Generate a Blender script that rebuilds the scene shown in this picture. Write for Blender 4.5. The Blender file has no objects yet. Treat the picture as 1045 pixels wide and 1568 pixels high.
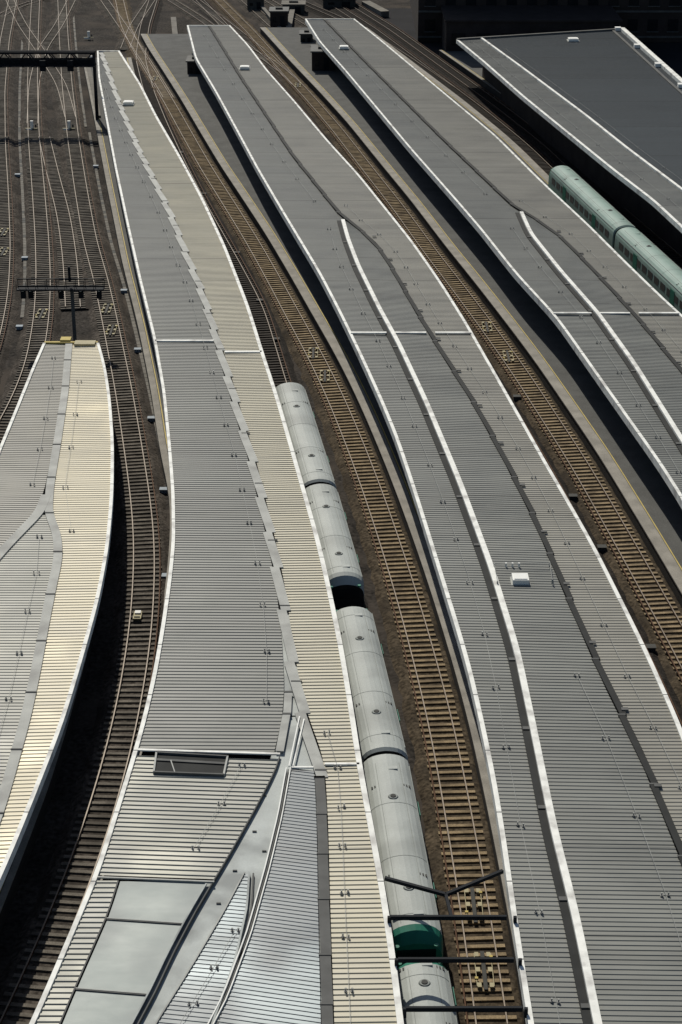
import bpy, math, random
import numpy as np
from mathutils import Vector, Matrix
random.seed(4)
H=60.0; F=2900.0; TH=math.radians(24.5); CU=522.5; CV=784.0
scene=bpy.context.scene

# ---------- survey helper: where a sight line from the viewing deck meets a level plane ----------
def P(u,v,z=0.0):
    x=(u-CU)/F; y=-(v-CV)/F
    dy=math.cos(TH)+y*math.sin(TH); dz=-math.sin(TH)+y*math.cos(TH)
    t=(H-z)/(-dz)
    return (x*t, dy*t, z)
def Yv(v,z=0.0): return P(CU,v,z)[1]

class Curve:
    def __init__(s,pts=None,z=0.0,sm=3.0,arr=None):
        s.z=z
        if arr is not None: s.ys,s.xs=arr; return
        w=sorted([P(u,v,z)[:2] for u,v in pts],key=lambda p:p[1])
        xs=np.array([p[0] for p in w]); ys=np.array([p[1] for p in w])
        g=np.arange(ys[0]-90,ys[-1]+120,0.5)
        gx=np.interp(g,ys,xs)
        m0=(xs[1]-xs[0])/(ys[1]-ys[0]); m1=(xs[-1]-xs[-2])/(ys[-1]-ys[-2])
        gx=np.where(g<ys[0],xs[0]+m0*(g-ys[0]),gx); gx=np.where(g>ys[-1],xs[-1]+m1*(g-ys[-1]),gx)
        if sm>0:
            n=int(sm*3/0.5); k=np.exp(-0.5*((np.arange(-n,n+1)*0.5)/sm)**2); k/=k.sum()
            pad=np.concatenate([gx[0]+(gx[1]-gx[0])*np.arange(-n,0),gx,gx[-1]+(gx[-1]-gx[-2])*np.arange(1,n+1)])
            gx=np.convolve(pad,k,'valid')
        s.ys=g; s.xs=gx
    def __call__(s,Y): return float(np.interp(Y,s.ys,s.xs))
    def off(s,dx,z=None): return Curve(z=s.z if z is None else z,arr=(s.ys,s.xs+dx))
    def head(s,Y): return math.atan2(s(Y+1)-s(Y-1),2.0)

# ---------- materials ----------
SPEC=.18
def newmat(name):
    m=bpy.data.materials.new(name); m.use_nodes=True
    nt=m.node_tree; b=nt.nodes['Principled BSDF']; b.inputs['Specular IOR Level'].default_value=SPEC; return m,nt,b
def mat(name,col,rough=0.6,metal=0.0,var=0.15,scale=1.5,bump=0.0,fine=0.0,fscale=12.0,dirt=None,spec=None):
    m,nt,b=newmat(name); N=nt.nodes; L=nt.links
    if spec is not None: b.inputs['Specular IOR Level'].default_value=spec
    geo=N.new('ShaderNodeNewGeometry')
    n=N.new('ShaderNodeTexNoise'); n.inputs['Scale'].default_value=scale; n.inputs['Detail'].default_value=3
    L.new(geo.outputs['Position'],n.inputs['Vector'])
    r=N.new('ShaderNodeMapRange'); r.inputs['From Min'].default_value=.3; r.inputs['From Max'].default_value=.7
    r.inputs['To Min'].default_value=1-var; r.inputs['To Max'].default_value=1+var
    L.new(n.outputs['Fac'],r.inputs['Value'])
    val=r.outputs['Result']
    if fine>0:
        n2=N.new('ShaderNodeTexNoise'); n2.inputs['Scale'].default_value=fscale; n2.inputs['Detail'].default_value=2
        L.new(geo.outputs['Position'],n2.inputs['Vector'])
        r2=N.new('ShaderNodeMapRange'); r2.inputs['From Min'].default_value=.3; r2.inputs['From Max'].default_value=.7
        r2.inputs['To Min'].default_value=1-fine; r2.inputs['To Max'].default_value=1+fine
        L.new(n2.outputs['Fac'],r2.inputs['Value'])
        mm=N.new('ShaderNodeMath'); mm.operation='MULTIPLY'; L.new(val,mm.inputs[0]); L.new(r2.outputs['Result'],mm.inputs[1]); val=mm.outputs[0]
    c=N.new('ShaderNodeVectorMath'); c.operation='SCALE'; c.inputs[0].default_value=col
    L.new(val,c.inputs['Scale'])
    out=c.outputs['Vector']
    if dirt:
        n3=N.new('ShaderNodeTexNoise'); n3.inputs['Scale'].default_value=dirt[1]; n3.inputs['Detail'].default_value=4
        L.new(geo.outputs['Position'],n3.inputs['Vector'])
        r3=N.new('ShaderNodeMapRange'); r3.inputs['From Min'].default_value=.5; r3.inputs['From Max'].default_value=.68; L.new(n3.outputs['Fac'],r3.inputs['Value'])
        mx=N.new('ShaderNodeMix'); mx.data_type='RGBA'; L.new(r3.outputs['Result'],mx.inputs['Factor'])
        L.new(out,mx.inputs['A']); mx.inputs['B'].default_value=(*dirt[0],1); out=mx.outputs['Result']
    L.new(out,b.inputs['Base Color'])
    b.inputs['Roughness'].default_value=rough; b.inputs['Metallic'].default_value=metal
    if bump>0:
        bp=N.new('ShaderNodeBump'); bp.inputs['Strength'].default_value=bump; bp.inputs['Distance'].default_value=0.06
        n4=N.new('ShaderNodeTexNoise'); n4.inputs['Scale'].default_value=7; n4.inputs['Detail'].default_value=1; L.new(geo.outputs['Position'],n4.inputs['Vector'])
        L.new(n4.outputs['Fac'],bp.inputs['Height']); L.new(bp.outputs['Normal'],b.inputs['Normal'])
    return m
def roofmat(name,col,rough=0.5,metal=0.0,panel=1.0,pv=0.07,dv=0.13,spec=.3,streak=.10,glare_patch=0.0):
    m,nt,b=newmat(name); N=nt.nodes; L=nt.links
    b.inputs['Specular IOR Level'].default_value=spec
    geo=N.new('ShaderNodeNewGeometry'); sp=N.new('ShaderNodeSeparateXYZ'); L.new(geo.outputs['Position'],sp.inputs[0])
    def math_(op,a,bb):
        n=N.new('ShaderNodeMath'); n.operation=op
        for i,x in enumerate((a,bb)):
            if x is None: continue
            if isinstance(x,(int,float)): n.inputs[i].default_value=x
            else: L.new(x,n.inputs[i])
        return n.outputs[0]
    f=math_('FLOOR',math_('DIVIDE',sp.outputs['Y'],panel),None)
    f2=math_('FLOOR',math_('DIVIDE',sp.outputs['Y'],panel*7.3),None)
    w=N.new('ShaderNodeTexWhiteNoise'); w.noise_dimensions='1D'; L.new(f,w.inputs['W'])
    w2=N.new('ShaderNodeTexWhiteNoise'); w2.noise_dimensions='1D'; L.new(f2,w2.inputs['W'])
    def noise(sc,scale,det):
        n=N.new('ShaderNodeTexNoise'); n.inputs['Scale'].default_value=scale; n.inputs['Detail'].default_value=det; n.inputs['Roughness'].default_value=.65
        mp=N.new('ShaderNodeMapping'); mp.inputs['Scale'].default_value=sc; L.new(geo.outputs['Position'],mp.inputs['Vector']); L.new(mp.outputs['Vector'],n.inputs['Vector']); return n.outputs['Fac']
    nf=noise((1,2,1),.16,5); ns=noise((.25,3.5,1),1.0,3)
    a=math_('ADD',math_('MULTIPLY',math_('SUBTRACT',w.outputs['Value'],.5),2*pv),math_('MULTIPLY',math_('SUBTRACT',w2.outputs['Value'],.5),2.0*pv))
    a=math_('ADD',a,math_('MULTIPLY',math_('SUBTRACT',nf,.5),4*dv))
    a=math_('ADD',a,math_('MULTIPLY',math_('SUBTRACT',ns,.5),4*streak))
    a=math_('ADD',a,1.0)
    fr=math_('FRACT',math_('DIVIDE',sp.outputs['Y'],panel*7.3),None)
    lap=math_('MULTIPLY',math_('LESS_THAN',fr,0.022),0.3); a=math_('SUBTRACT',a,lap)
    c=N.new('ShaderNodeVectorMath'); c.operation='SCALE'; c.inputs[0].default_value=col; L.new(a,c.inputs['Scale'])
    L.new(c.outputs['Vector'],b.inputs['Base Color'])
    rr=math_('ADD',rough-0.20,math_('MULTIPLY',nf,0.40)); L.new(rr,b.inputs['Roughness'])
    if glare_patch>0:   # metallic areas standing in for light thrown onto the roofs by glass
        npz=noise((1,.7,1),.13,2)
        r=N.new('ShaderNodeMapRange'); r.interpolation_type='SMOOTHSTEP'; r.inputs['From Min'].default_value=.50; r.inputs['From Max'].default_value=.68
        r.inputs['To Min'].default_value=metal; r.inputs['To Max'].default_value=metal+glare_patch; L.new(npz,r.inputs['Value']); L.new(r.outputs['Result'],b.inputs['Metallic'])
    else: b.inputs['Metallic'].default_value=metal
    return m
M={}
M['roof']=roofmat('roof_sheet_grey',(0.160,0.164,0.147),glare_patch=.05)
M['roofmid']=roofmat('roof_sheet_midgrey',(0.222,0.213,0.178),glare_patch=.05)
M['rooflow']=roofmat('roof_sheet_lower',(0.28,0.277,0.235),glare_patch=.14)
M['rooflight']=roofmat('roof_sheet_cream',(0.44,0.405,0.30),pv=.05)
M['roofcream']=roofmat('roof_sheet_cream_glare',(0.58,0.52,0.37),pv=.05,dv=.16,glare_patch=.15)  # cream sheet, base colour lightened for the glare on this strip
M['roofblue']=roofmat('roof_sheet_bluegrey',(0.125,0.145,0.155),rough=.45,metal=.04,spec=.35,glare_patch=.45)
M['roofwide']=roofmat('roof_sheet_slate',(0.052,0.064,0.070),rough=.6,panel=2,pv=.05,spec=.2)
M['smooth']=roofmat('roof_panel_smooth',(0.22,0.245,0.235),rough=.55,metal=0,panel=3,pv=.03,dv=.10,spec=.25,streak=.03,glare_patch=.12)
M['white']=mat('white_trim',(0.74,0.74,0.69),.6,0,.1,2.0,dirt=((.45,.44,.41),.9))
M['pale']=mat('pale_gutter',(0.32,0.325,0.30),.6,0,.16,.8,fine=.05,dirt=((.22,.22,.205),.5))
M['palev']=mat('pale_valley_sheet',(0.36,0.385,0.37),.6,.0,.14,.5,fine=.05,dirt=((.21,.225,.22),.35))
M['gut']=mat('gutter_dark_and_shade',(0.022,0.023,0.022),.8,0,.2,1.0)
M['gutm']=mat('mid_gutter',(0.085,0.086,0.082),.7,0,.2,1.0)
M['soffit']=mat('soffit_paint',(0.02,0.021,0.023),.9)
M['steel']=mat('dark_steel',(0.012,0.014,0.017),.7,0,spec=.1)
M['rail']=mat('rail_steel',(0.20,0.165,0.13),.5,.15,.2,2)
M['railside']=mat('rail_rust',(0.085,0.045,0.025),.85)
M['slg']=mat('sleeper_concrete',(0.122,0.108,0.088),.9,0,.35,1.0,fine=.25,dirt=((.06,.052,.042),.4))
M['slt']=mat('sleeper_brown',(0.235,0.178,0.105),.9,0,.3,1.0,fine=.25,dirt=((.12,.09,.055),.6))
M['ground']=mat('ballast_ground',(0.034,0.030,0.026),.95,0,.34,.25,fine=.6,fscale=3.5,bump=.5,dirt=((.060,.050,.041),.15),spec=.05)
M['bedg']=mat('ballast_grey',(0.056,0.048,0.040),.95,0,.3,.5,fine=.6,fscale=4,bump=.5,dirt=((.030,.026,.022),.2),spec=.05)
M['bedt']=mat('ballast_tan',(0.060,0.047,0.032),.95,0,.35,.5,fine=.6,fscale=4,bump=.5,dirt=((.028,.023,.018),.25),spec=.05)
M['bedd']=mat('ballast_dark_and_shade',(0.024,0.021,0.018),.95,0,.25,.5,fine=.5,fscale=4,bump=.5,spec=.05)  # dark ballast, its near-black tone also carries the shade over these tracks
M['sld']=mat('sleeper_dark_and_shade',(0.04,0.034,0.028),.9,0,.25,1.5,fine=.2)  # sleepers darkened along with their ballast to carry the same shade
M['plat']=mat('platform_asphalt',(0.085,0.085,0.08),.9,0,.15,.6,fine=.15)
M['coping']=mat('platform_coping',(0.24,0.225,0.195),.85,0,.2,.8,fine=.12)
M['wallc']=mat('weathered_concrete',(0.15,0.14,0.12),.9,0,.2,.7,fine=.15)
M['brickd']=mat('platform_wall',(0.035,0.032,0.028),.9)
M['yellow']=mat('yellow_paint',(0.42,0.33,0.10),.7)
M['train']=mat('train_roof_paint',(0.345,0.365,0.34),.6,0,.08,.5,fine=.05,dirt=((.27,.285,.265),.3),spec=.22)
M['train2']=mat('train_roof_greenish',(0.22,0.31,0.27),.6,0,.08,.6,fine=.04,dirt=((.17,.24,.21),.3),spec=.22)
M['trainl']=mat('train_panel_line',(0.19,0.205,0.19),.6)
M['green']=mat('train_green',(0.02,0.15,0.10),.5)
M['glass']=mat('dark_glass',(0.01,0.012,0.014),.2)
M['bogie']=mat('underframe',(0.015,0.015,0.015),.8)
M['cab']=mat('cabinet_bluegrey',(0.22,0.26,0.29),.6)
M['cabd']=mat('cabinet_dark',(0.055,0.055,0.05),.8)
M['whitebox']=mat('white_box',(0.72,0.72,0.68),.6,0,.05)
M['post']=mat('galvanised_post',(0.20,0.20,0.19),.6,0,.1)
M['cream']=mat('cream_kit',(0.36,0.32,0.20),.7,0,.1)
M['brick']=mat('brick_brown',(0.035,0.028,0.025),.9,0,.2,.5,fine=.2)
M['asph']=mat('asphalt_and_shade',(0.022,0.022,0.024),.9,0,.2,.15,fine=.1,spec=.05)  # asphalt taken near black to hold the shade lying on this ground

# ---------- mesh building ----------
class MB:
    def __init__(s): s.v=[]; s.f=[]; s.mi=[]; s.m=[]
    def mid(s,m):
        if m not in s.m: s.m.append(m)
        return s.m.index(m)
    def faces(s,vs,fs,m):
        b=len(s.v); s.v+=vs; i=s.mid(m)
        for f in fs: s.f.append(tuple(b+k for k in f)); s.mi.append(i)
    def box(s,c,sz,m,rot=0.0):
        ca,sa=math.cos(-rot),math.sin(-rot); vs=[]
        for dz in(-.5,.5):
            for dx,dy in((-.5,-.5),(.5,-.5),(.5,.5),(-.5,.5)):
                x=dx*sz[0];y=dy*sz[1]; vs.append((c[0]+x*ca-y*sa,c[1]+x*sa+y*ca,c[2]+dz*sz[2]))
        s.faces(vs,[(0,3,2,1),(4,5,6,7),(0,1,5,4),(1,2,6,5),(2,3,7,6),(3,0,4,7)],m)
    def beam(s,a,b,w,h,m):
        a=Vector(a);b=Vector(b);d=(b-a).normalized()
        up=Vector((0,0,1)) if abs(d.z)<.95 else Vector((0,1,0))
        r=d.cross(up).normalized(); u=r.cross(d).normalized(); vs=[]
        for p in(a,b):
            for i,j in((-1,-1),(1,-1),(1,1),(-1,1)): vs.append(tuple(p+r*i*w/2+u*j*h/2))
        s.faces(vs,[(0,1,2,3),(7,6,5,4),(0,4,5,1),(1,5,6,2),(2,6,7,3),(3,7,4,0)],m)
    def cyl(s,c,r,h,m,n=10,r2=None):
        r2=r if r2 is None else r2; vs=[]
        for z,rr in((0,r),(h,r2)):
            for i in range(n):
                a=2*math.pi*i/n; vs.append((c[0]+rr*math.cos(a),c[1]+rr*math.sin(a),c[2]+z))
        fs=[tuple(range(n,2*n)),tuple(reversed(range(n)))]+[(i,(i+1)%n,n+(i+1)%n,n+i) for i in range(n)]
        s.faces(vs,fs,m)
    def loft(s,cu,a,b,z0,z1,y0,y1,m,step=2.0):
        n=max(1,int(abs(y1-y0)/step)); vs=[];fs=[]
        for i in range(n+1):
            Y=y0+(y1-y0)*i/n; X=cu(Y)
            vs+=[(X+a,Y,z0),(X+b,Y,z0),(X+b,Y,z1),(X+a,Y,z1)]
        for i in range(n):
            k=i*4
            for j in range(4): fs.append((k+j,k+(j+1)%4,k+4+(j+1)%4,k+4+j))
        fs+= [(0,3,2,1),(4*n,4*n+1,4*n+2,4*n+3)]
        s.faces(vs,fs,m)
    def obj(s,name,parent=None,loc=None,smooth=False):
        me=bpy.data.meshes.new(name); me.from_pydata(s.v,[],s.f)
        for m in s.m: me.materials.append(M[m])
        me.polygons.foreach_set('material_index',s.mi)
        if smooth: me.polygons.foreach_set('use_smooth',[True]*len(s.f))
        me.update()
        o=bpy.data.objects.new(name,me); scene.collection.objects.link(o)
        if parent: o.parent=parent
        if loc: o.location=loc
        return o
def empty(name,loc=(0,0,0)):
    e=bpy.data.objects.new(name,None); e.empty_display_size=1; scene.collection.objects.link(e); e.location=loc; return e

AMP=.036
def roof(mb,L,R,y0,y1,m,pitch=.36,amp=AMP,k=0.0,xref=None):
    """corrugated sheet between two edge lines; ribs run across"""
    prof=[(0,0),(.45,0),(.56,1),(.89,1)] if pitch else [(0,0)]
    p=pitch if pitch else 1.5
    n=int((y1-y0)/p)+1; vs=[];fs=[]
    rows=[(y0+(i+t)*p,h) for i in range(n) for t,h in prof if y0+(i+t)*p<y1]+[(y1,0)]
    for Y,h in rows:
        yl=yr=Y
        xr0=xref if xref is not None else .5*(L(Y)+R(Y))
        if k:
            for _ in range(3): yl=Y+k*(L(yl)-xr0); yr=Y+k*(R(yr)-xr0)
        xl=L(yl); xr=R(yr)
        if xr<xl+.02: xr=xl+.02
        vs+=[(xl,yl,L.z+h*amp),(xr,yr,R.z+h*amp)]
    for i in range(len(vs)//2-1): fs.append((2*i,2*i+1,2*i+3,2*i+2))
    mb.faces(vs,fs,m)

def anchors(mb,cu,dx,z,y0,y1,sp):
    Y=y0+sp*.4; prev=None
    while Y<y1:
        X=cu(Y)+dx
        for o in(-.15,.15):
            o2=o+random.uniform(-.04,.04); yy=Y+random.uniform(-.08,.08)
            mb.cyl((X+o2,yy,z),.085,.03,'post',8); mb.cyl((X+o2,yy,z+.03),.03,.11,'post',6); mb.cyl((X+o2,yy,z+.13),.05,.05,'pale',6)
        if prev: mb.beam(prev,(X,Y,z+.14),.018,.018,'pale')
        prev=(X,Y,z+.14); Y+=sp*(1+random.uniform(-.12,.12))
def edge(mb,cu,side,y0,y1,w=.24,dep=.42):
    z=cu.z
    a,b=((-.10,w-.1) if side<0 else (-(w-.1),.10))
    mb.loft(cu,a,b,z-dep,z+.13,y0,y1,'white',1.5)
    Y=y0+1
    while Y<y1:   # joint covers between fascia lengths
        X=cu(Y); mb.box((X+(a+b)/2,Y,z+.132),(b-a+.02,.05,.02),'gutm'); Y+=6.1

ZC=4.6
def canopy_frame(par,L,R,y0,y1,zs=ZC-.45,platz=.9,inset=.25):
    s=MB(); Ls=L.off(inset,zs); Rs=R.off(-inset,zs)
    roof(s,Ls,Rs,y0+.1,y1-.1,'soffit',0); s.obj('soffit',par)
    c=MB(); Y=y0+4
    while Y<y1-3:
        X=.5*(L(Y)+R(Y)); w=(R(Y)-L(Y))
        c.beam((L(Y)+.4,Y,zs-.16),(R(Y)-.4,Y,zs-.16),.2,.28,'steel')
        for o in((-.22,.22) if w>7 else (0,)):
            c.cyl((X+o*w,Y,platz),.13,zs-platz,'steel',8)
        Y+=8.5
    c.obj('columns_and_beams',par)
def endcap(mb,L,R,Y,z0,z1,th=.25,m='white'):
    mb.box((.5*(L(Y)+R(Y)),Y,(z0+z1)/2),(R(Y)-L(Y)+.2,th,z1-z0),m)
def stepped_gutter(mb,cu,w,z,y0,y1,m,per=7.0,am=.5,th=.06,cap=True):
    Y=y0
    while Y<y1:
        e=min(Y+per*random.uniform(.85,1.15),y1); xa=cu(Y)+am/2; xb=cu(e)-am/2
        mb.beam((xa,Y-.1,z),(xb,e,z+.01),w,th,m)
        if cap: mb.box((xb,e-.08,z+.05),(w*1.15,.14,.05),'gutm')
        Y=e

# ================= CURVES =================
z=ZC
L1=Curve([(150,82),(152,120),(163,180),(178,260),(196,345),(215,430),(237,520),(251,600),(259,680),(265,755),(266,830),(260,890),(250,960),(238,1030),(222,1100),(206,1158),(185,1225),(147,1345),(110,1430),(72,1520),(50,1568)],z,1.5)
R1=Curve([(180,75),(215,130),(240,180),(275,240),(310,305),(345,380),(380,470),(405,550),(425,610),(448,690),(468,760),(488,830),(503,895),(523,990),(538,1080),(551,1170),(568,1260),(583,1340),(598,1430),(615,1568)],z,2.5)
G1=Curve([(157,85),(185,165),(215,235),(240,285),(262,330),(285,390),(310,450),(332,520),(350,580),(367,640),(385,700),(402,770),(416,830),(430,900),(441,980),(452,1050),(468,1110),(483,1145),(490,1180),(494,1260),(497,1400),(502,1568)],z-.05,1.2)
G1A=Curve([(157,85),(185,165),(215,235),(240,285),(262,330),(285,390),(310,450),(332,520),(350,580),(367,640),(385,700),(402,770),(416,830),(430,900),(439,980),(443,1050),(440,1100),(428,1152)],z-.05,1.0)
L2=Curve([(288,42),(300,90),(330,140),(360,195),(395,260),(430,320),(460,370),(490,420),(520,478),(550,540),(582,610),(607,670),(637,760),(665,850),(690,930),(717,1020),(740,1120),(760,1220),(775,1320),(790,1430),(812,1568)],z,2.5)
R2=Curve([(350,38),(380,70),(410,110),(450,155),(500,215),(550,270),(590,320),(630,370),(672,430),(713,495),(750,560),(790,630),(835,710),(870,770),(910,840),(950,920),(990,1000),(1030,1090),(1048,1130),(1090,1260),(1130,1400),(1165,1568)],z,2.5)
G2=Curve([(322,42),(370,120),(410,180),(450,240),(490,290),(522,330),(548,350),(575,372),(600,410),(640,480),(680,545),(722,610),(772,700),(822,800),(875,925),(930,1050),(985,1160),(1020,1250),(1045,1310),(1090,1430),(1130,1568)],z,1.5)
B2=Curve([(524,338),(532,368),(548,410),(580,475),(610,530),(652,620),(702,740),(750,870),(790,1000),(815,1120),(845,1270),(880,1410),(912,1568)],z,1.5)
L3=Curve([(470,33),(490,65),(530,110),(580,170),(630,230),(690,298),(735,350),(790,420),(852,487),(900,555),(960,640),(1010,710),(1045,765),(1120,900),(1200,1080),(1280,1300)],z,2.5)
R3=Curve([(540,28),(580,60),(640,110),(700,160),(760,210),(830,280),(900,345),(960,405),(1025,468),(1045,485),(1200,640),(1400,860),(1600,1100)],z,2.5)
G3=Curve([(500,33),(560,95),(620,155),(680,215),(740,272),(788,318),(815,333),(850,355),(900,405),(970,480),(1020,540),(1045,570),(1200,770),(1400,1060)],z,1.5)
B3=Curve([(797,326),(812,360),(858,418),(915,483),(970,560),(1020,640),(1045,680),(1150,850),(1280,1090)],z,1.5)
L0=Curve([(68,527),(50,568),(25,630),(0,690),(-30,770),(-60,900),(-90,1100),(-120,1400)],z,1.0)
R0=Curve([(150,525),(160,560),(168,610),(173,680),(172,760),(165,840),(150,920),(125,1010),(95,1110),(60,1200),(20,1300),(0,1345),(-60,1480),(-100,1568)],z,2.0)
G0R=Curve([(106,527),(100,600),(88,680),(77,745),(74,785),(88,820),(90,855),(80,900),(68,960),(55,1030),(40,1100),(15,1190),(0,1240),(-40,1350),(-90,1500)],z-.05,1.0)
G0L=Curve([(106,527),(100,600),(88,680),(76,745),(62,785),(40,808),(20,828),(0,850),(-30,885),(-60,960)],z-.05,.8)
z4=6.0
L4=Curve([(700,62),(740,95),(800,148),(860,197),(940,262),(1000,308),(1045,350),(1200,490),(1400,680)],z4,1.5)
G4=Curve([(745,65),(800,105),(860,150),(900,180),(960,228),(1045,292),(1200,410),(1400,560)],z4,1.5)
R4=Curve([(955,45),(1000,85),(1045,125),(1200,260),(1400,430)],z4,0)
TA=Curve([(95,0),(98,60),(103,130),(112,210),(124,290),(138,370),(155,430),(168,490),(178,540),(190,600),(203,680),(215,760),(222,830),(220,920),(212,1000),(198,1080),(183,1150),(163,1220),(135,1310),(103,1390),(66,1480),(25,1568)],0,4)
TB=Curve([(55,0),(52,60),(50,130),(52,210),(59,290),(65,370),(67,430),(64,490),(52,560),(28,620),(0,670),(-40,730),(-80,800),(-120,900)],0,4)
TC=Curve([(20,0),(8,60),(0,140),(0,220),(4,300),(6,380),(2,450),(-12,520),(-40,600),(-90,700)],0,4)
TD=Curve([(183,0),(192,40),(212,80),(238,122),(262,162),(287,207),(317,260),(350,312),(385,368),(420,430),(452,490),(485,550),(515,612),(545,685),(573,760),(600,840),(625,920),(650,1010),(671,1090),(688,1170),(704,1260),(720,1350),(738,1460),(753,1568)],0,4)
TRc=Curve([(443,585),(465,660),(490,740),(508,800),(527,880),(545,950),(564,1020),(583,1110),(600,1200),(615,1290),(632,1390),(645,1470),(660,1568)],3.7,4)
_yy=[Yv(585,3.7)+0.5]
pts=[(TRc(Y),Y) for Y in np.arange(50,_yy[0],3)]
for (u,v) in [(392,470),(352,395),(310,320),(275,250),(248,190),(228,140),(215,90),(222,40),(235,0)]:
    w=P(u,v,0); pts.append((w[0],w[1]))
pts.sort(key=lambda p:p[1])
ya=np.array([p[1] for p in pts]); xa=np.array([p[0] for p in pts])
g=np.arange(40,470,.5); gx=np.interp(g,ya,xa); m1=(xa[-1]-xa[-2])/(ya[-1]-ya[-2]); gx=np.where(g>ya[-1],xa[-1]+m1*(g-ya[-1]),gx)
kk=np.exp(-.5*((np.arange(-24,25)*.5)/4)**2);kk/=kk.sum(); gx[24:-24]=np.convolve(gx,kk,'valid')
TD0=Curve(z=0,arr=(g,gx))
TE=Curve([(335,0),(385,50),(428,100),(474,150),(515,197),(562,258),(611,320),(660,388),(702,442),(745,500),(792,565),(842,642),(885,708),(932,790),(972,860),(1010,930),(1045,990),(1120,1140),(1200,1320)],0,4)
TE0=TE.off(-3.6)
TF=Curve([(500,0),(570,45),(650,105),(730,165),(800,222),(862,283),(925,342),(985,396),(1045,450),(1200,600),(1400,800)],0,4)
TG=TF.off(3.6)

# ================= GROUND =================
g_=MB(); g_.faces([(-2500,-800,-.35),(2500,-800,-.35),(2500,4000,-.35),(-2500,4000,-.35)],[(0,1,2,3)],'ground'); g_.obj('ground')

def track(name,cu,y0,y1,zb,bed,sl,w=3.0,third=1,spacing=.68):
    e=empty(name)
    b=MB(); n=int((y1-y0)/1.2); vs=[];fs=[]
    for i in range(n+1):
        Y=y0+(y1-y0)*i/n; X=cu(Y); a1=random.uniform(-.14,.14); a2=random.uniform(-.14,.14)
        vs+=[(X-w/2-.45+a1,Y,-.348),(X-w/2+a1*.4,Y,zb),(X+w/2+a2*.4,Y,zb),(X+w/2+.45+a2,Y,-.348)]
    for i in range(n):
        for j in range(3): k=i*4+j; fs.append((k,k+1,k+5,k+4))
    b.faces(vs,fs,bed); b.obj('ballast_bed',e)
    s=MB(); Y=y0
    while Y<y1:
        a=cu.head(Y); r=random.uniform(-.02,.02)
        s.box((cu(Y)+random.uniform(-.04,.04),Y,zb+.03+random.uniform(-.012,.012)),(2.5,.26,.12),sl,a+r); Y+=spacing*random.uniform(.95,1.05)
    s.obj('sleepers',e)
    r=MB()
    for sx in(-.75,.75):
        r.loft(cu,sx-.035,sx+.035,zb+.215,zb+.25,y0,y1,'rail',1.5)
        r.loft(cu,sx-.03,sx+.03,zb+.08,zb+.213,y0,y1,'railside',1.5)
    if third:
        r.loft(cu,third*1.16-.04,third*1.16+.04,zb+.2,zb+.28,y0,y1,'railside',1.5)
        Y=y0
        while Y<y1:
            r.box((cu(Y)+third*1.16,Y,zb+.13),(.14,.14,.13),'wallc'); Y+=2.7
    r.obj('rails',e)
    return e
yt=430
track('railway_track',TA,50,yt,-.10,'bedg','slg')
track('railway_track',TB,Yv(900),yt,-.104,'bedg','slg')
track('railway_track',TC,Yv(700),yt,-.108,'bedg','slg')
track('railway_track',TD,50,yt,-.112,'bedt','slt',third=-1)
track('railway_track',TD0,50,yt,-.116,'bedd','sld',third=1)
track('railway_track',TE,50,yt,-.12,'bedt','slt',third=-1)
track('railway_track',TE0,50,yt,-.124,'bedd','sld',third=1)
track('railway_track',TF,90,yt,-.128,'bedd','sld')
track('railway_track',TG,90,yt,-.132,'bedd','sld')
def seg(pts,zb,bed='bedg',name='railway_crossover'):
    c=Curve(pts,0,5); vs=[p[1] for p in pts]
    track(name,c,Yv(max(vs)),Yv(min(vs)) if min(vs)>0 else yt,zb,bed,'slg' if bed=='bedg' else 'sld',third=0)
seg([(15,0),(35,40),(60,75),(95,130),(108,180)],-.136)
seg([(110,0),(90,40),(65,75),(52,130),(50,190)],-.140)
seg([(232,0),(205,40),(192,75)],-.144)
seg([(160,0),(195,50),(228,100),(258,150)],-.148)
seg([(262,0),(310,30),(352,62),(410,90),(445,120)],-.152)
seg([(300,0),(350,38),(410,85),(455,130)],-.156)
seg([(375,0),(430,50),(500,120),(560,190)],-.160)
seg([(410,0),(480,42),(560,95),(620,140)],-.164)
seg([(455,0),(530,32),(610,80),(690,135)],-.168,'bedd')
seg([(0,25),(25,10),(60,0)],-.172)
seg([(-40,0),(-30,120),(-34,240),(-30,360),(-50,460)],-.176)
seg([(68,210),(82,270),(98,330),(108,400),(112,470)],-.180)
# concrete cable troughs beside the running lines
m=MB()
for cu,o,va,vb in((TA,2.35,200,740),(TB,-1.95,40,480),(TA,1.95,20,190)):
    y=Yv(vb)
    while y<Yv(va):
        m.box((cu(y)+o,y,-.30),(.34,.94,.12),'wallc' if random.random()<.8 else 'cabd',cu.head(y)); y+=1.0
m.obj('cable_trough')
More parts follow.
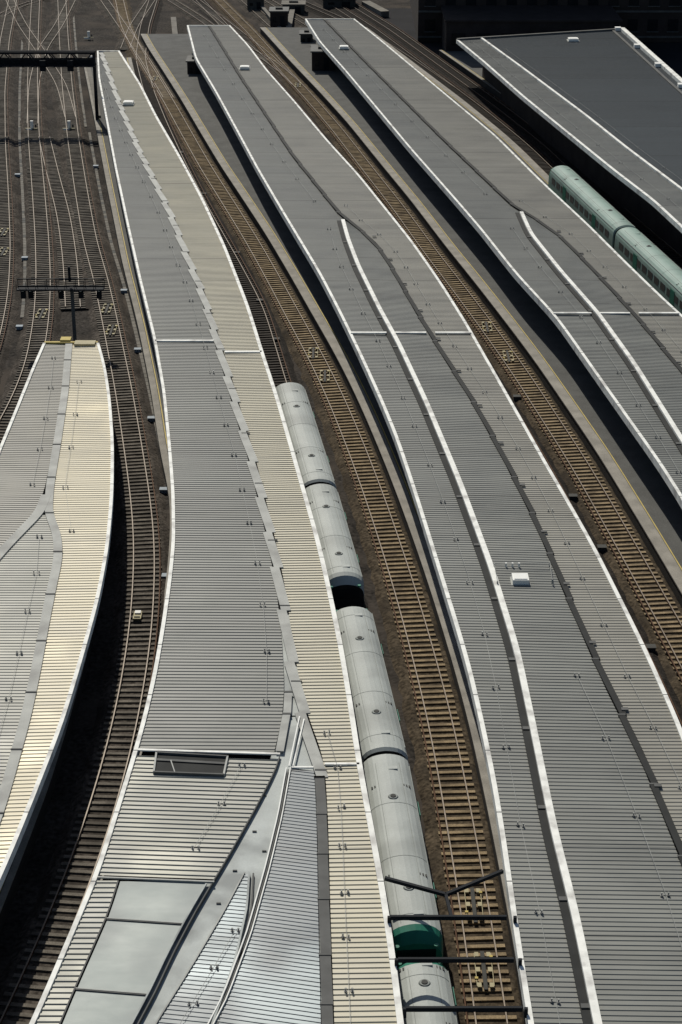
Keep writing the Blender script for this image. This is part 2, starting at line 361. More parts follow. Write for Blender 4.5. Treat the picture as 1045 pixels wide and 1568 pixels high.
# ================= PLATFORMS =================
def platform(name,Lc,Rc,y0,y1,cw=.85):
    e=empty(name); b=MB(); n=int((y1-y0)/2); vs=[];fs=[]
    for i in range(n+1):
        Y=y0+(y1-y0)*i/n
        a,c=Lc(Y),Rc(Y); c=max(c,a+.5)
        vs+=[(a,Y,-.34),(a,Y,.88),(c,Y,.88),(c,Y,-.34)]
    for i in range(n):
        k=4*i; b_=k+4
        fs.append((k+1,k+2,b_+2,b_+1))
    b.faces(vs,fs,'plat')
    b.faces(vs,[(4*i,4*i+1,4*i+5,4*i+4) for i in range(n)]+[(4*i+3,4*i+7,4*i+6,4*i+2) for i in range(n)]+[(0,3,2,1),(4*n,4*n+1,4*n+2,4*n+3)],'brickd')
    b.obj('platform_slab',e)
    k=MB()
    for cu,s in((Lc,1),(Rc,-1)):
        lo,hi=sorted((-.05*s,cw*s)); k.loft(cu,lo,hi,.80,.90,y0,y1,'coping',2)
        lo,hi=sorted(((cw+.06)*s,(cw+.15)*s)); k.loft(cu,lo,hi,.86,.89,y0,y1,'yellow',2)
    k.obj('platform_edge',e)
PL2=TD.off(1.6); PR2=TE0.off(-1.65)
platform('station_platform',PL2,PR2,50,Yv(60))
PR1=TD0.off(-1.65)
PL1=Curve([(128,95),(133,120),(147,190),(164,280),(188,400),(213,500),(233,600),(246,690),(262,760),(262,830),(252,920),(242,1000),(228,1080),(212,1150),(190,1230),(155,1330),(120,1400),(80,1490),(40,1568)],.9,3)
PL1w=Curve(z=.9,arr=(PL1.ys,np.maximum(PL1.xs,np.interp(PL1.ys,TA.ys,TA.xs)+1.6)))
platform('station_platform',PL1w,PR1,50,Yv(88,.9),.5)
PL3=TE.off(1.6); PR3=TF.off(-1.65)
platform('station_platform',PL3,PR3,60,Yv(50))
PL4=TG.off(1.65); platform('station_platform',PL4,PL4.off(30),90,Yv(85),.3)
PR0=Curve(z=0,arr=(TA.ys,np.minimum(TA.xs-1.65,np.interp(TA.ys,R0.ys,R0.xs)-.9))); PL0=TB.off(1.7)
PL0w=Curve(z=.9,arr=(TA.ys,np.minimum(np.interp(TA.ys,PL0.ys,PL0.xs),PR0.xs-.6)))
PL0w.xs=np.where(PL0w.ys<Yv(800),-28.0,PL0w.xs)
platform('station_platform',PL0w,PR0,50,Yv(575),.3)

# ================= CANOPY 1 =================
yn=52.0
def cross(mb,L,R,v,z,w=.35,m='white'):
    Y=Yv(v,z); mb.box((.5*(L(Y)+R(Y)),Y,z+.07),(R(Y)-L(Y)-.1,w,.12),m)
c1=empty('platform_canopy')
yf=Yv(79,ZC)
G1l=G1A.off(-.28,ZC-.05); G1r=G1.off(.3,ZC-.05)
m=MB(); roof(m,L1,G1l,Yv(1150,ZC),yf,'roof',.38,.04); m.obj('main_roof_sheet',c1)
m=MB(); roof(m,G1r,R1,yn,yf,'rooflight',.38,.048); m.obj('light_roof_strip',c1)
m=MB(); edge(m,L1,-1,yn,yf); edge(m,R1,1,yn,yf,w=.3); endcap(m,L1,R1,yf,ZC-.4,ZC+.14)
cross(m,L1,G1l,523,ZC); cross(m,G1r,R1,540,ZC)
cross(m,G1r,R1,1172,ZC,.18); m.obj('white_edging',c1)
m=MB(); stepped_gutter(m,G1,.52,ZC+.02,Yv(1568,ZC)-10,Yv(1190,ZC),'gutm',4.0,.04)
stepped_gutter(m,G1,.62,ZC+.02,Yv(1190,ZC),yf-1,'pale',6.0,.30,cap=False)
stepped_gutter(m,G1A,.45,ZC+.035,Yv(1150,ZC),Yv(1060,ZC),'pale',4,.03)
Y=Yv(1180,ZC)
while Y<yf-4: m.box((G1(Y)+.1,Y,ZC+.06),(.66,.10,.05),'gutm'); Y+=9.7
m.obj('box_gutter',c1)
canopy_frame(c1,L1,R1,yn,yf)
def Cz(pts,z,sm=.4): return Curve(pts,z,sm)
VL=Cz([(438,1090),(428,1165),(412,1200),(388,1245),(350,1312),(320,1362),(295,1405),(265,1462),(238,1520),(212,1568),(150,1690)],ZC)
m=MB(); vb0=VL.off(-.5,ZC-.16); vb1=G1.off(0,ZC-.16); roof(m,vb0,vb1,yn,Yv(1092,ZC),'palev',0)
roof(m,G1A.off(-.5,ZC-.16),G1.off(.4,ZC-.16),Yv(1094,ZC),Yv(930,ZC),'palev',0); m.obj('valley_sheet',c1)
m=MB(); roof(m,L1,VL,Yv(1343,ZC),Yv(1160,ZC),'rooflow',.40,.055,k=-.06)
m.obj('lower_roof_sheet',c1)
IN=Cz([(184,1340),(165,1400),(112,1520),(92,1568),(40,1690)],ZC)
m=MB(); roof(m,L1,IN,yn,Yv(1349,ZC),'rooflow',.40,.055); m.obj('side_roof_strip',c1)
m=MB(); roof(m,IN.off(.12,ZC+.02),VL.off(-.25,ZC+.02),yn,Yv(1350,ZC),'smooth',0); 
m.obj('smooth_roof_panels',c1)
m=MB()
for v in(1412,1520,1630):
    Y=Yv(v,ZC); m.beam((IN(Y)+.1,Y+.15,ZC+.05),(VL(Y)-.3,Y-.25,ZC+.05),.05,.05,'gutm'); m.beam((IN(Y)+.1,Y+.24,ZC+.05),(VL(Y)-.3,Y-.16,ZC+.05),.06,.06,'pale')
Y=Yv(1347,ZC); m.beam((L1(Y),Y+.1,ZC+.08),(VL(Y),Y-.3,ZC+.08),.10,.08,'pale')
Y=Yv(1155,ZC); m.beam((L1(Y),Y+.35,ZC+.08),(VL(Y),Y-.1,ZC+.08),.18,.08,'white')
m.loft(IN,-.02,.05,ZC,ZC+.07,yn,Yv(1350,ZC),'gutm',1)
m.loft(VL,-.03,.03,ZC-.15,ZC+.07,yn,Yv(1160,ZC),'gutm',1)
m.loft(VL,-.30,-.22,ZC,ZC+.10,yn,Yv(1355,ZC),'palev',1)
m.obj('flashings',c1)
DL=Cz([(447,1176),(434,1250),(415,1330),(387,1430),(350,1530),(330,1568),(270,1690)],ZC)
m=MB(); roof(m,DL,G1.off(-.3,ZC),yn,Yv(1178,ZC),'roofblue',.30,.03,k=-.22); m.obj('blue_roof_sheet',c1)
WL=Cz([(376,1336),(345,1395),(295,1480),(240,1568),(170,1690)],ZC-.03)
WR=Cz([(381,1336),(378,1390),(358,1478),(325,1568),(285,1690)],ZC-.03)
m=MB(); roof(m,WL,WR,yn,Yv(1337,ZC),'roofblue',.30,.03,k=-.15)
m.loft(WR,-.02,.08,ZC-.15,ZC+.10,yn,Yv(1337,ZC),'palev',1)
m.loft(WL,-.05,.02,ZC-.15,ZC+.06,yn,Yv(1337,ZC),'pale',1)
m.loft(WR,.2,.28,ZC-.15,ZC+.02,yn,Yv(1337,ZC),'gutm',1); m.obj('wedge_roof_sheet',c1)
m=MB()
for o,mm in((-.05,'white'),(-.28,'whitebox'),(-.18,'gutm')):
    m.loft(DL,o-.03,o+.03,ZC-.1,ZC+(.13 if mm!='gutm' else .02),yn,Yv(1178,ZC),mm,1)
a=P(443,1176,ZC);b=P(459,1100,ZC); m.beam((a[0],a[1],ZC+.1),(b[0],b[1],ZC+.1),.07,.10,'whitebox')
a=P(449,1176,ZC);b=P(466,1104,ZC); m.beam((a[0],a[1],ZC+.1),(b[0],b[1],ZC+.1),.07,.10,'white')
Y=Yv(1177,ZC); m.beam((DL(Y),Y,ZC+.08),(G1(Y)-.3,Y,ZC+.08),.14,.08,'white')
for (u,v) in ((405,1215),(390,1270),(360,1330),(335,1380),(405,1300)):
    p=P(u,v,ZC); m.box((p[0],p[1],ZC-.12),(.22,.08,.06),'gutm')
m.obj('valley_pipes',c1)
m=MB(); a=P(240,1156,ZC);b=P(349,1162,ZC);c=P(343,1190,ZC);d=P(236,1186,ZC)
q=[(p[0],p[1],ZC+.12) for p in(a,b,c,d)]
m.faces([(p[0],p[1],ZC+.085) for p in q],[(3,2,1,0)],'gut')
for i,j,mm in((0,1,'gutm'),(1,2,'pale'),(2,3,'gutm'),(3,0,'pale')): m.beam(q[i],q[j],.10,.18,mm)
a=P(262,1168,ZC);b=P(268,1186,ZC); m.beam((a[0],a[1],ZC+.15),(b[0],b[1],ZC+.15),.06,.06,'pale')
a=P(240,1166,ZC);b=P(345,1172,ZC); m.beam((a[0],a[1],ZC+.13),(b[0],b[1],ZC+.13),.2,.04,'gutm')
m.obj('roof_opening',c1)
m=MB(); anchors(m,G1A,-1.25,ZC+.04,Yv(1110,ZC),yf-6,6.2); anchors(m,G1,1.0,ZC+.04,54,Yv(1080,ZC),3.6)
anchors(m,VL,-1.9,ZC+.05,Yv(1330,ZC),Yv(1170,ZC),4.2); anchors(m,WL,1.1,ZC+.0,yn,Yv(1400,ZC),2.6)
m.obj('roof_anchors',c1)

# ================= CANOPY 2, 3 =================
def big_canopy(L,R,G,B,vtop,vsplit,y0,vcross,left='roof',right='roofmid'):
    c=empty('platform_canopy'); yf=Yv(vtop,ZC); ys=Yv(vsplit,ZC)
    Bl=Curve(z=ZC-.05,arr=(B.ys,B.xs-.22))
    m=MB()
    Ls=Curve(z=ZC-.05,arr=(G.ys,np.where(G.ys>ys,G.xs-.2,np.interp(G.ys,B.ys,B.xs)-.40)))
    roof(m,L,Ls,y0,yf,left); m.obj('left_roof_sheet',c)
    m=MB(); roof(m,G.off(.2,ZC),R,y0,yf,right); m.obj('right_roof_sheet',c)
    m=MB(); Bm=Curve(z=ZC+.12,arr=(B.ys,B.xs+.2)); roof(m,Bm,G.off(-.2,ZC+.02),y0,ys-.5,left); m.obj('middle_roof_sheet',c)
    m=MB(); edge(m,L,-1,y0,yf,w=.26,dep=.5); edge(m,R,1,y0,yf,w=.26); endcap(m,L,R,yf,ZC-.4,ZC+.14)
    m.loft(B,-.12,.26,ZC-.1,ZC+.26,y0,ys-.3,'white',1.2)
    Y=Yv(vcross,ZC)
    for a,b in((L,Bl.off(-.2)),(B.off(.25),G.off(-.35)),(G.off(.35),R)): m.box((.5*(a(Y)+b(Y)),Y,ZC+.16),(b(Y)-a(Y)-.1,.33,.10),'white')
    m.obj('white_edging',c)
    m=MB(); stepped_gutter(m,G,.38,ZC+.09,y0,yf-.5,'gut',7,.12,.1); m.loft(B,-.54,-.125,ZC-.1,ZC+.06,y0,ys,'gut',1.5)  # dark ribbon along B paints the shade beside the raised white fascia
    Y=y0
    while Y<ys-2: m.box((B(Y)-.30,Y,ZC+.10),(.42,.3,.06),'gutm'); m.box((G(Y)+.02,Y+2,ZC+.17),(.4,.3,.06),'gutm'); Y+=8
    m.obj('box_gutter',c)
    m=MB(); anchors(m,B,-1.6,ZC+.03,y0,ys,7); anchors(m,G,1.4,ZC+.03,y0,ys+10,6); anchors(m,G,-1.7,ZC+.03,ys+4,yf-4,9)
    anchors(m,G,-1.6,ZC+.1,y0,Yv(1000,ZC),7); m.obj('roof_anchors',c)
    canopy_frame(c,L,R,y0,yf,zs=ZC-.5)
    return c
c2=big_canopy(L2,R2,G2,B2,40,338,yn,512)
c3=big_canopy(L3,R3,G3,B3,30,326,62,482)
# ================= CANOPY 0 =================
c0=empty('platform_canopy'); yf0=Yv(527,ZC); ysp=Yv(785,ZC)
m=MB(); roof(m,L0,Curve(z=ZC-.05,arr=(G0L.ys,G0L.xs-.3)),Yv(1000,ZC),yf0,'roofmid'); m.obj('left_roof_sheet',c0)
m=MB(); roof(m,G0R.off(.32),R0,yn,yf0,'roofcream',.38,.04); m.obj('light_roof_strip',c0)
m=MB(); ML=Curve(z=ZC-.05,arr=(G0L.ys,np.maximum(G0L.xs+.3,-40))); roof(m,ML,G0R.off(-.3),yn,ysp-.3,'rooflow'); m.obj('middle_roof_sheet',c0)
m=MB(); edge(m,L0,-1,Yv(1000,ZC),yf0); edge(m,R0,1,yn,yf0); m.obj('white_edging',c0)
m=MB(); m.loft(G0R,-.30,.30,ZC-.1,ZC+.06,yn,yf0,'pale',1.0); m.loft(G0L,-.36,.36,ZC-.1,ZC+.072,Yv(900,ZC),ysp+3,'pale',.6)
Y=yn
while Y<yf0: m.box((G0R(Y),Y,ZC+.08),(.66,.12,.05),'gutm'); Y+=6.3
m.obj('box_gutter',c0)
m=MB(); anchors(m,G0L,-1.2,ZC+.03,ysp+2,yf0-2,7); anchors(m,G0R,1.1,ZC+.03,ysp-6,yf0-5,7); anchors(m,G0R,-1.2,ZC+.03,yn,ysp-4,6); m.obj('roof_anchors',c0)
m=MB(); Y=yf0+.2; m.box((.5*(L0(Y)+R0(Y)),Y,ZC-.1),(R0(Y)-L0(Y),.3,.5),'yellow')
p=P(102,521,ZC); m.box((p[0],p[1]-.3,ZC+.16),(.9,.9,.25),'yellow'); p=P(132,524,ZC); m.box((p[0],p[1]-.6,ZC+.12),(1.8,1.0,.2),'cream'); m.obj('end_cap',c0)
canopy_frame(c0,L0,R0,yn,yf0)
# ================= CANOPY 4 =================
c4=empty('platform_canopy'); k4=.33; yf4=Yv(62,z4); x4=L4(yf4)
m=MB(); roof(m,L4,G4.off(-.3),110,yf4,'roof',k=k4,xref=x4); m.obj('left_roof_sheet',c4)
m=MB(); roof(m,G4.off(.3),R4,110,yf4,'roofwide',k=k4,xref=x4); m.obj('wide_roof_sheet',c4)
m=MB(); edge(m,L4,-1,110,yf4,w=.35); m.loft(G4,-.25,.1,z4-.1,z4+.25,110,yf4+1.5,'white',1.5); m.loft(G4,.12,.4,z4-.1,z4+.1,110,yf4+1.5,'gut',1.5)
Rt=R4.off(-.6); yr4=Yv(47,z4)
m.loft(Rt,-.2,.5,z4-.3,z4+.5,110,yr4,'white',1.5); m.loft(R4,-2.1,-1.7,z4-.1,z4+.14,110,yr4,'gutm',1.5)
Y=yr4
while Y>120: m.box((Rt(Y)-.5,Y,z4+.3),(.9,1.0,.5),'whitebox'); Y-=14
m.beam((x4,yf4,z4+.05),(R4(yr4),yr4+.6,z4+.05),.5,.5,'gutm'); m.obj('white_edging',c4)
m=MB(); anchors(m,L4,1.9,z4+.03,120,yf4,8); anchors(m,G4,1.3,z4+.03,120,yf4,9); m.obj('roof_anchors',c4)
m=MB(); roof(m,L4.off(.3,z4-.6),R4.off(-.2,z4-.6),110,yf4-.2,'soffit',0,k=k4,xref=x4); 
m.loft(R4,-.3,0,-.3,z4-.3,110,yr4,'brick',3); m.loft(L4,3.5,3.8,-.3,z4-.62,110,yf4-2,'brick',3); m.obj('soffit_and_wall',c4)

for (u,v,s,zz) in [(197,157,1.3,ZC),(375,103,1.3,ZC),(527,72,1.3,ZC),(878,60,1.5,z4),(797,886,1.05,ZC)]:
    p=P(u,v,zz+.3); m=MB(); m.box((0,0,0.05),(s*1.2,s*1.2,.1),'pale'); m.box((0,0,.25),(s,s,.32),'whitebox'); m.box((0,0,.43),(s*.8,s*.8,.06),'whitebox'); m.box((0,s*.52,.3),(s*.3,.06,.1),'gutm')
    m.obj('roof_hatch',loc=(p[0],p[1],zz+.04))
m=MB(); q=[P(u,v,ZC+.2) for u,v in((757,868),(842,866),(846,892),(762,895))]
for i in range(4): m.cyl((q[i][0],q[i][1],ZC+.1),.05,.35,'pale',8)
for i in (0,1,3): m.beam((q[i][0],q[i][1],ZC+.4),(q[(i+1)%4][0],q[(i+1)%4][1],ZC+.4),.035,.035,'pale')
for u in(775,785,795): p=P(u,866,ZC+.2); m.cyl((p[0],p[1],ZC+.1),.07,.3,'whitebox',8)
m.obj('roof_guard_rail')

# ================= TRAINS =================
PR=[(-1.33,.75),(-1.40,1.2),(-1.41,1.9),(-1.39,2.6),(-1.34,2.95),(-1.22,3.22),(-1.02,3.42),(-.78,3.56),(-.52,3.64),(-.26,3.69),(0,3.71),(.26,3.69),(.52,3.64),(.78,3.56),(1.02,3.42),(1.22,3.22),(1.34,2.95),(1.39,2.6),(1.41,1.9),(1.40,1.2),(1.33,.75)]
def car(mb_par,cu,ya,yb,cabn=False,cabf=False,idx=0,paint='train',gn=False,gf=False):
    A=Vector((cu(ya),ya,0));B=Vector((cu(yb),yb,0)); D=(B-A); Lg=D.length; ang=math.atan2(-D.x,D.y)
    e=bpy.data.objects.new('coach_%d'%idx,None); scene.collection.objects.link(e); e.parent=mb_par; e.location=(A+B)/2+Vector((0,0,.1)); e.rotation_euler=(0,0,ang)
    h=Lg/2; st=[(-h,.94),(-h+.2,1),(-h+.75,1),(h-.75,1),(h-.2,1),(h,.94)]
    if cabn: st[0]=(-h,.74); st[1]=(-h+.4,.95)
    if cabf: st[-1]=(h,.74); st[-2]=(h-.4,.95)
    m=MB(); n=len(PR); vs=[]
    for y,s in st:
        for x,zz in PR: vs.append((x*(s if s>.9 else .92),y,.75+(zz-.75)*(1-(1-s)*.8)))
    for i in range(len(st)-1):
        mm=paint
        if (gn and i<2) or (gf and i>=len(st)-3): mm='green'
        m.faces(vs[i*n:(i+2)*n],[(j,j+n,j+n+1,j+1) for j in range(n-1)],mm)
    m.faces(vs[:n],[tuple(range(n))],'green' if gn else 'bogie'); m.faces(vs[-n:],[tuple(reversed(range(n)))],'green' if gf else 'bogie')
    m.obj('body_shell',e,smooth=False)
    d=MB(); rng=range(5,15)
    y=-h+1.6
    while y<h-1:
        for j in rng:
            a=PR[j];b=PR[j+1]; d.beam((a[0],y,a[1]+.004),(b[0],y,b[1]+.004),.035,.012,'trainl')
        y+=4.9
    for sx in(-1,1):
        d.box((sx*1.25,0,3.2),(.05,Lg-1.6,.06),'trainl'); d.box((sx*.66,0,3.605),(.022,Lg-2,.022),'trainl')
    for y in(-h*.55,h*.45):
        d.cyl((0,y,3.67),.30,.08,'trainl',16,.24); d.cyl((0,y,3.755),.15,.03,'cabd',12)
        for x in(-1.02,-.86,.70,.86,1.02): d.box((x,y+1.3,3.66-abs(x)**2*.22+.0),(.09,.2,.07),'cabd')
    for y in(-h*.8,h*.8): d.box((.25,y,3.70),(.5,.3,.06),paint)
    d.obj('roof_fittings',e)
    w=MB()
    for sx in(-1,1):
        y=-h+1.6
        while y<h-2.2:
            w.box((sx*1.405,y+.8,2.25),(.03,1.45,.75),'glass'); y+=2.0
        for y in(-h*.45,h*.45): w.box((sx*1.415,y,1.95),(.035,1.3,1.9),'green')
        w.box((sx*1.40,0,1.05),(.04,Lg-1.8,.3),'green')
    for cc,yy,s in((cabn,-h,-1),(cabf,h,1)):
        if cc:
            w.box((0,yy+s*.02,2.4),(1.9,.06,.7),'glass')
            for x in(-.95,.95): w.cyl((x,yy+s*.1,2.95),.12,.12,'green',8)
            w.box((0,yy+s*.45,1.1),(.4,.9,.3),'bogie')
    for y in(-h+3,h-3):
        w.box((0,y,.55),(2.3,2.6,.4),'bogie')
        for yy in(-.9,.9):
            for sx in(-.78,.78):
                w.beam((sx-.06,y+yy,.42),(sx+.06,y+yy,.42),.8,.8,'bogie')
    w.box((0,0,.62),(2.2,Lg*.5,.5),'bogie')
    if not cabf: w.box((0,h+.25,1.8),(1.9,.6,2.6),'bogie')
    w.obj('windows_and_bogies',e)
t1=empty('passenger_train')
Z=3.7
for i,(v0,v1,cn,cf,gn,gf) in enumerate([(737,586,0,0,0,0),(885,741,1,0,0,0),(1149,924,0,1,0,0),(1432,1154,1,0,1,0),(1640,1462,0,1,0,1)]):
    car(t1,TD0,Yv(v0,Z),Yv(v1,Z),bool(cn),bool(cf),i,'train',bool(gn),bool(gf))
t2=empty('passenger_train')
ends=[252,348,470,620,820]
TFc=Curve([(857,252),(905,296),(963,350),(1010,393),(1045,425),(1200,570),(1400,790)],3.7,3)
for i in range(4): car(t2,TFc,Yv(ends[i+1],Z)+.3,Yv(ends[i],Z)-.1,False,i==0,i,'train2',False,i==0)

# ================= OVERHEAD BEAMS (near) =================
g=empty('steel_beam_frame'); m=MB()
zb=5.0
for v,ua,ub in((1405,598,776),(1470,610,787),(1545,622,800)):
    a=P(ua,v,zb);b=P(ub,v,zb); m.beam(a,b,.14,.22,'steel')
pa,pb,pc=P(590,1345,zb),P(683,1370,zb),P(770,1334,zb)
m.beam(pa,pb,.16,.18,'steel'); m.beam(pb,pc,.16,.18,'steel'); pd=P(692,1406,zb); m.beam(pb,pd,.15,.15,'steel')
for v in(1405,1470,1545):
    for u in(586+(v-1345)*.17,782+(v-1345)*.12): p=P(u,v,zb); m.box((p[0],p[1],zb-.2),(.16,.16,.5),'steel')
m.obj('beams',g)
# ================= SIGNAL GANTRIES =================
g=empty('signal_gantry'); m=MB(); zt=10.0
a=P(-60,80,zt); b=P(146,80,zt); Yg=a[1]; xa_,xb_=a[0],b[0]
for dz in(0,-1.7):
    for dy in(-.5,.5): m.beam((xa_,Yg+dy,zt+dz),(xb_,Yg+dy,zt+dz),.22,.3,'steel')
x=xa_; s=1
while x<xb_-1.5:
    for dy in(-.5,.5): m.beam((x,Yg+dy,zt-(0 if s>0 else 1.7)),(x+1.5,Yg+dy,zt-(1.7 if s>0 else 0)),.14,.14,'steel')
    m.box((x,Yg,zt-1.7),(.12,1,.1),'steel'); x+=1.5; s=-s
m.box(((xa_+xb_)/2,Yg-.9,zt-1.7),(xb_-xa_,1.1,.1),'steel'); m.box(((xa_+xb_)/2,Yg,zt-1.2),(xb_-xa_,.1,.9),'steel')
for x in(xa_,xb_-.2):
    for dy in(-.5,.5): m.beam((x,Yg+dy,-.3),(x,Yg+dy,zt),.3,.3,'steel')
for u in(70,112): 
    p=P(u,90,zt-1.2); m.box((p[0],Yg-1.2,zt-1.6),(.8,.5,1.4),'steel')
x=xa_
while x<xb_: m.beam((x,Yg-1.4,zt-1.7),(x,Yg-1.4,zt-.7),.05,.05,'steel'); x+=1.5
m.beam((xa_,Yg-1.4,zt-.7),(xb_,Yg-1.4,zt-.7),.06,.06,'steel')
m.obj('gantry_truss',g)
g=empty('signal_gantry'); m=MB(); zt=5.6
a=P(28,440,zt); b=P(162,436,zt); Yg=a[1]; xa_,xb_=a[0],b[0]
for dz in(0,.9): m.beam((xa_,Yg,zt+dz*.9),(xb_,Yg,zt+dz*.9),.1,.10 if dz else .34,'steel')
m.box(((xa_+xb_)/2,Yg-.5,zt),(xb_-xa_,.9,.12),'steel')
x=xa_
while x<=xb_: m.beam((x,Yg,zt),(x,Yg,zt+.85),.05,.05,'steel'); m.beam((x,Yg-.95,zt),(x,Yg-.95,zt+.85),.04,.04,'steel'); x+=.9
m.beam((xa_,Yg-.95,zt+.85),(xb_,Yg-.95,zt+.85),.04,.04,'steel')
xm=xa_+(xb_-xa_)*.62
m.box((xm,Yg,2.6),(.3,.3,6.2),'gutm'); m.box((xm-.15,Yg,zt+1.3),(.22,.22,1.4),'steel')
for x in(xa_+.5,xa_+1.2,xb_-.5,xb_-2.2,xm-1.0): m.box((x,Yg-.3,zt-.5),(.45,.4,.9),'steel'); m.cyl((x,Yg-.6,zt-.2),.1,.2,'whitebox',8)
m.obj('gantry_walkway',g)

# ================= TRACKSIDE KIT =================
def cabinet(u,v,s=.8,mm='cab',h=.9,name='trackside_cabinet'):
    p=P(u,v,h*.5); m=MB(); m.box((0,0,h/2),(s,s*.8,h),mm); m.box((0,0,h+.03),(s*1.12,s*.92,.06),mm); m.box((0,-s*.41,h*.5),(.03,.02,h*.8),'cabd'); m.box((0,0,-.03),(s*1.2,s,.06),'wallc')
    m.obj(name,loc=(p[0],p[1],-.29))
for u,v in((27,265),(147,252),(38,392),(30,497),(190,442),(211,532),(232,637),(251,746),(255,878)): cabinet(u,v,.6,'cab',.25)
for u,v in((312,295),(363,385),(398,458),(423,517),(278,232),(792,605),(878,757),(922,835),(997,988)): cabinet(u,v,.6,'cabd',.35)
def magnet(cu,v):
    Y=Yv(v,.1); X=cu(Y); m=MB()
    for dy in(-1.2,0,1.2):
        for dx in(-.3,.3): m.box((X+dx,Y+dy,.1),(.2,.34,.08),'cream')
    m.box((X,Y,.07),(.2,3.0,.05),'cabd'); m.box((X-.42,Y-.7,.13),(.16,.16,.1),'yellow'); m.box((X+.42,Y+1.0,.13),(.16,.16,.1),'yellow')
    for dx in(-.42,.42): m.box((X+dx,Y,.12),(.035,2.6,.03),'cream')
    m.obj('track_magnet')
for cu,v in((TB,480),(TA,472),(TA,505),(TC,355),(TC,385),(TD,540),(TD,575),(TD,1385),(TD,1485),(TE,545),(TE,500),(TD,120),(TE,130)): magnet(cu,v)
def whitekit(u,v):
    p=P(u,v,.6); m=MB(); m.box((0,0,.4),(.4,.35,1.3),'whitebox'); m.box((-.3,-.6,.05),(.8,.3,.22),'whitebox'); m.box((0,-.6,.12),(1.7,.2,.12),'cream'); m.box((.5,.1,.3),(.2,.2,.5),'cabd'); m.obj('point_machine',loc=(p[0],p[1],0))
for u,v in((49,190),(106,190),(136,52),(140,90)): whitekit(u,v)
p=P(211,943,.1); m=MB(); m.box((0,0,.12),(.55,1.1,.12),'cream'); m.box((0,.3,.22),(.4,.4,.1),'whitebox'); m.box((0,-.35,.2),(.4,.1,.06),'cabd'); m.obj('track_box',loc=(p[0],p[1],0))

def hut(name,u,v,w,d,h,mm,roofm='gutm',rot=0):
    p=P(u,v,0); m=MB(); m.box((0,0,h/2),(w,d,h),mm); m.box((0,0,h+.1),(w+.4,d+.4,.2),roofm); m.box((w*.2,-d/2-.02,h*.45),(w*.25,.04,h*.7),'steel'); m.box((-w*.25,-d/2-.02,h*.6),(w*.2,.04,h*.25),'glass'); m.box((0,0,h+.35),(w*.4,d*.3,.3),'cabd')
    o=m.obj(name,loc=(p[0],p[1],-.33)); o.rotation_euler=(0,0,rot)
hut('equipment_hut',428,42,3.0,4,3.3,'brick'); hut('equipment_hut',494,112,3.2,5,4.0,'brick'); hut('equipment_hut',300,118,2.2,4,3.0,'brick'); hut('equipment_hut',470,70,2.0,3,2.4,'cabd'); hut('equipment_hut',392,12,3,3,2.0,'cabd')
hut('relay_room',520,8,6,4,1.6,'cabd','cabd'); hut('relay_room',450,16,4,4,1.6,'cabd','wallc')
def wall(name,pts,h,th,mm):
    m=MB(); w=[P(u,v,0) for u,v in pts]
    for a,b in zip(w[:-1],w[1:]): m.beam((a[0],a[1],h/2-.3),(b[0],b[1],h/2-.3),th,h,mm); m.beam((a[0],a[1],h-.26),(b[0],b[1],h-.26),th+.12,.1,'wallc')
    m.obj(name)
wall('low_wall',[(266,32),(272,90),(288,130),(312,178)],.9,.8,'wallc')
wall('low_wall',[(448,20),(440,60),(470,108),(505,150)],.9,.8,'wallc')
wall('low_wall',[(400,12),(428,46),(446,78)],.8,.5,'wallc')
wall('low_wall',[(560,8),(590,24)],1.0,1.5,'wallc')
wall('low_wall',[(136,112),(144,150),(152,190)],1.4,.5,'wallc')

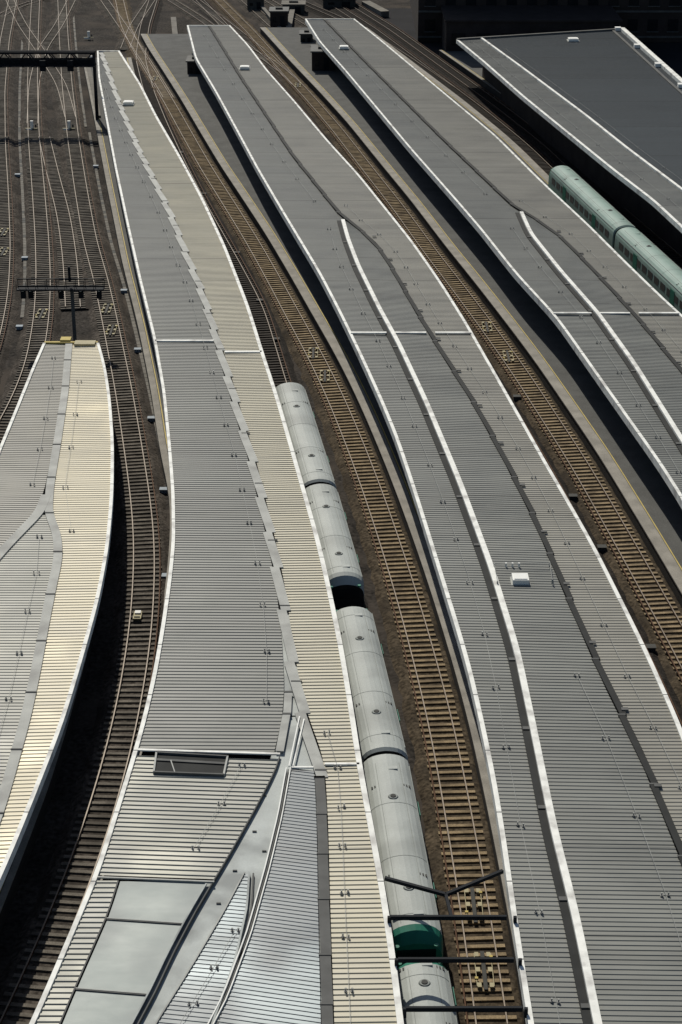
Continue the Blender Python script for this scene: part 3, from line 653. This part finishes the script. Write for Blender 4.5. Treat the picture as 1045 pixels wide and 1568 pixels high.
# ================= BUILDING top right =================
bl=empty('brick_office_building'); m=MB()
A=P(640,62,0); X0=A[0]; Y0=A[1]
m.box((X0+60,Y0+20,14),(120,40,28.6),'brick')
for k in range(6):
    zz=1.5+k*4.2
    m.box((X0+60,Y0-.06,zz-.9),(120,.14,.3),'gutm')
    x=X0+2
    while x<X0+118: m.box((x,Y0-.02,zz+1.0),(1.7,.08,2.0),'glass'); m.box((x,Y0-.1,zz-.05),(2.0,.22,.12),'gutm'); x+=3.4
m.obj('walls_and_windows',bl)
m=MB(); m.box((X0+18,Y0-7,2.6),(28,13.8,5.8),'brick'); m.box((X0+18,Y0-7,5.65),(28.5,14.3,.3),'brick')
for i in range(7): m.box((X0+6+i*4,Y0-13.95,2.8),(2.2,.1,1.8),'glass')
m.obj('low_annex',bl)
m=MB(); q=[P(u,v,0) for u,v in((560,10),(1100,10),(1100,170),(800,170))]; m.faces([(p[0],p[1],-.343) for p in q],[(3,2,1,0)],'asph'); m.obj('service_road')

# ================= LIGHT, WORLD, CAMERA =================
EL=math.radians(44); AZ=math.radians(-15.0)
sd=bpy.data.lights.new('sun','SUN'); sd.energy=4.2; sd.angle=math.radians(.5); sd.color=(1,.95,.85)
so=bpy.data.objects.new('sun',sd); scene.collection.objects.link(so)
d=Vector((-math.sin(AZ)*math.cos(EL),-math.cos(AZ)*math.cos(EL),-math.sin(EL))); so.rotation_euler=d.to_track_quat('-Z','Y').to_euler(); so.location=(0,200,150)
w=bpy.data.worlds.new('World'); scene.world=w; w.use_nodes=True
sk=w.node_tree.nodes.new('ShaderNodeTexSky'); sk.sky_type='NISHITA'; sk.sun_disc=False; sk.sun_elevation=EL; sk.sun_rotation=AZ
bg=w.node_tree.nodes['Background']; bg.inputs['Strength'].default_value=.065; w.node_tree.links.new(sk.outputs[0],bg.inputs[0])
cd=bpy.data.cameras.new('camera'); cd.sensor_fit='VERTICAL'; cd.sensor_height=36; cd.sensor_width=24; cd.lens=F/1568*36; cd.clip_end=6000; cd.clip_start=1
co=bpy.data.objects.new('camera',cd); scene.collection.objects.link(co); co.location=(0,0,H); co.rotation_euler=(math.radians(90)-TH,0,0); scene.camera=co
scene.view_settings.view_transform='Standard'; scene.view_settings.look='None'; scene.view_settings.exposure=0
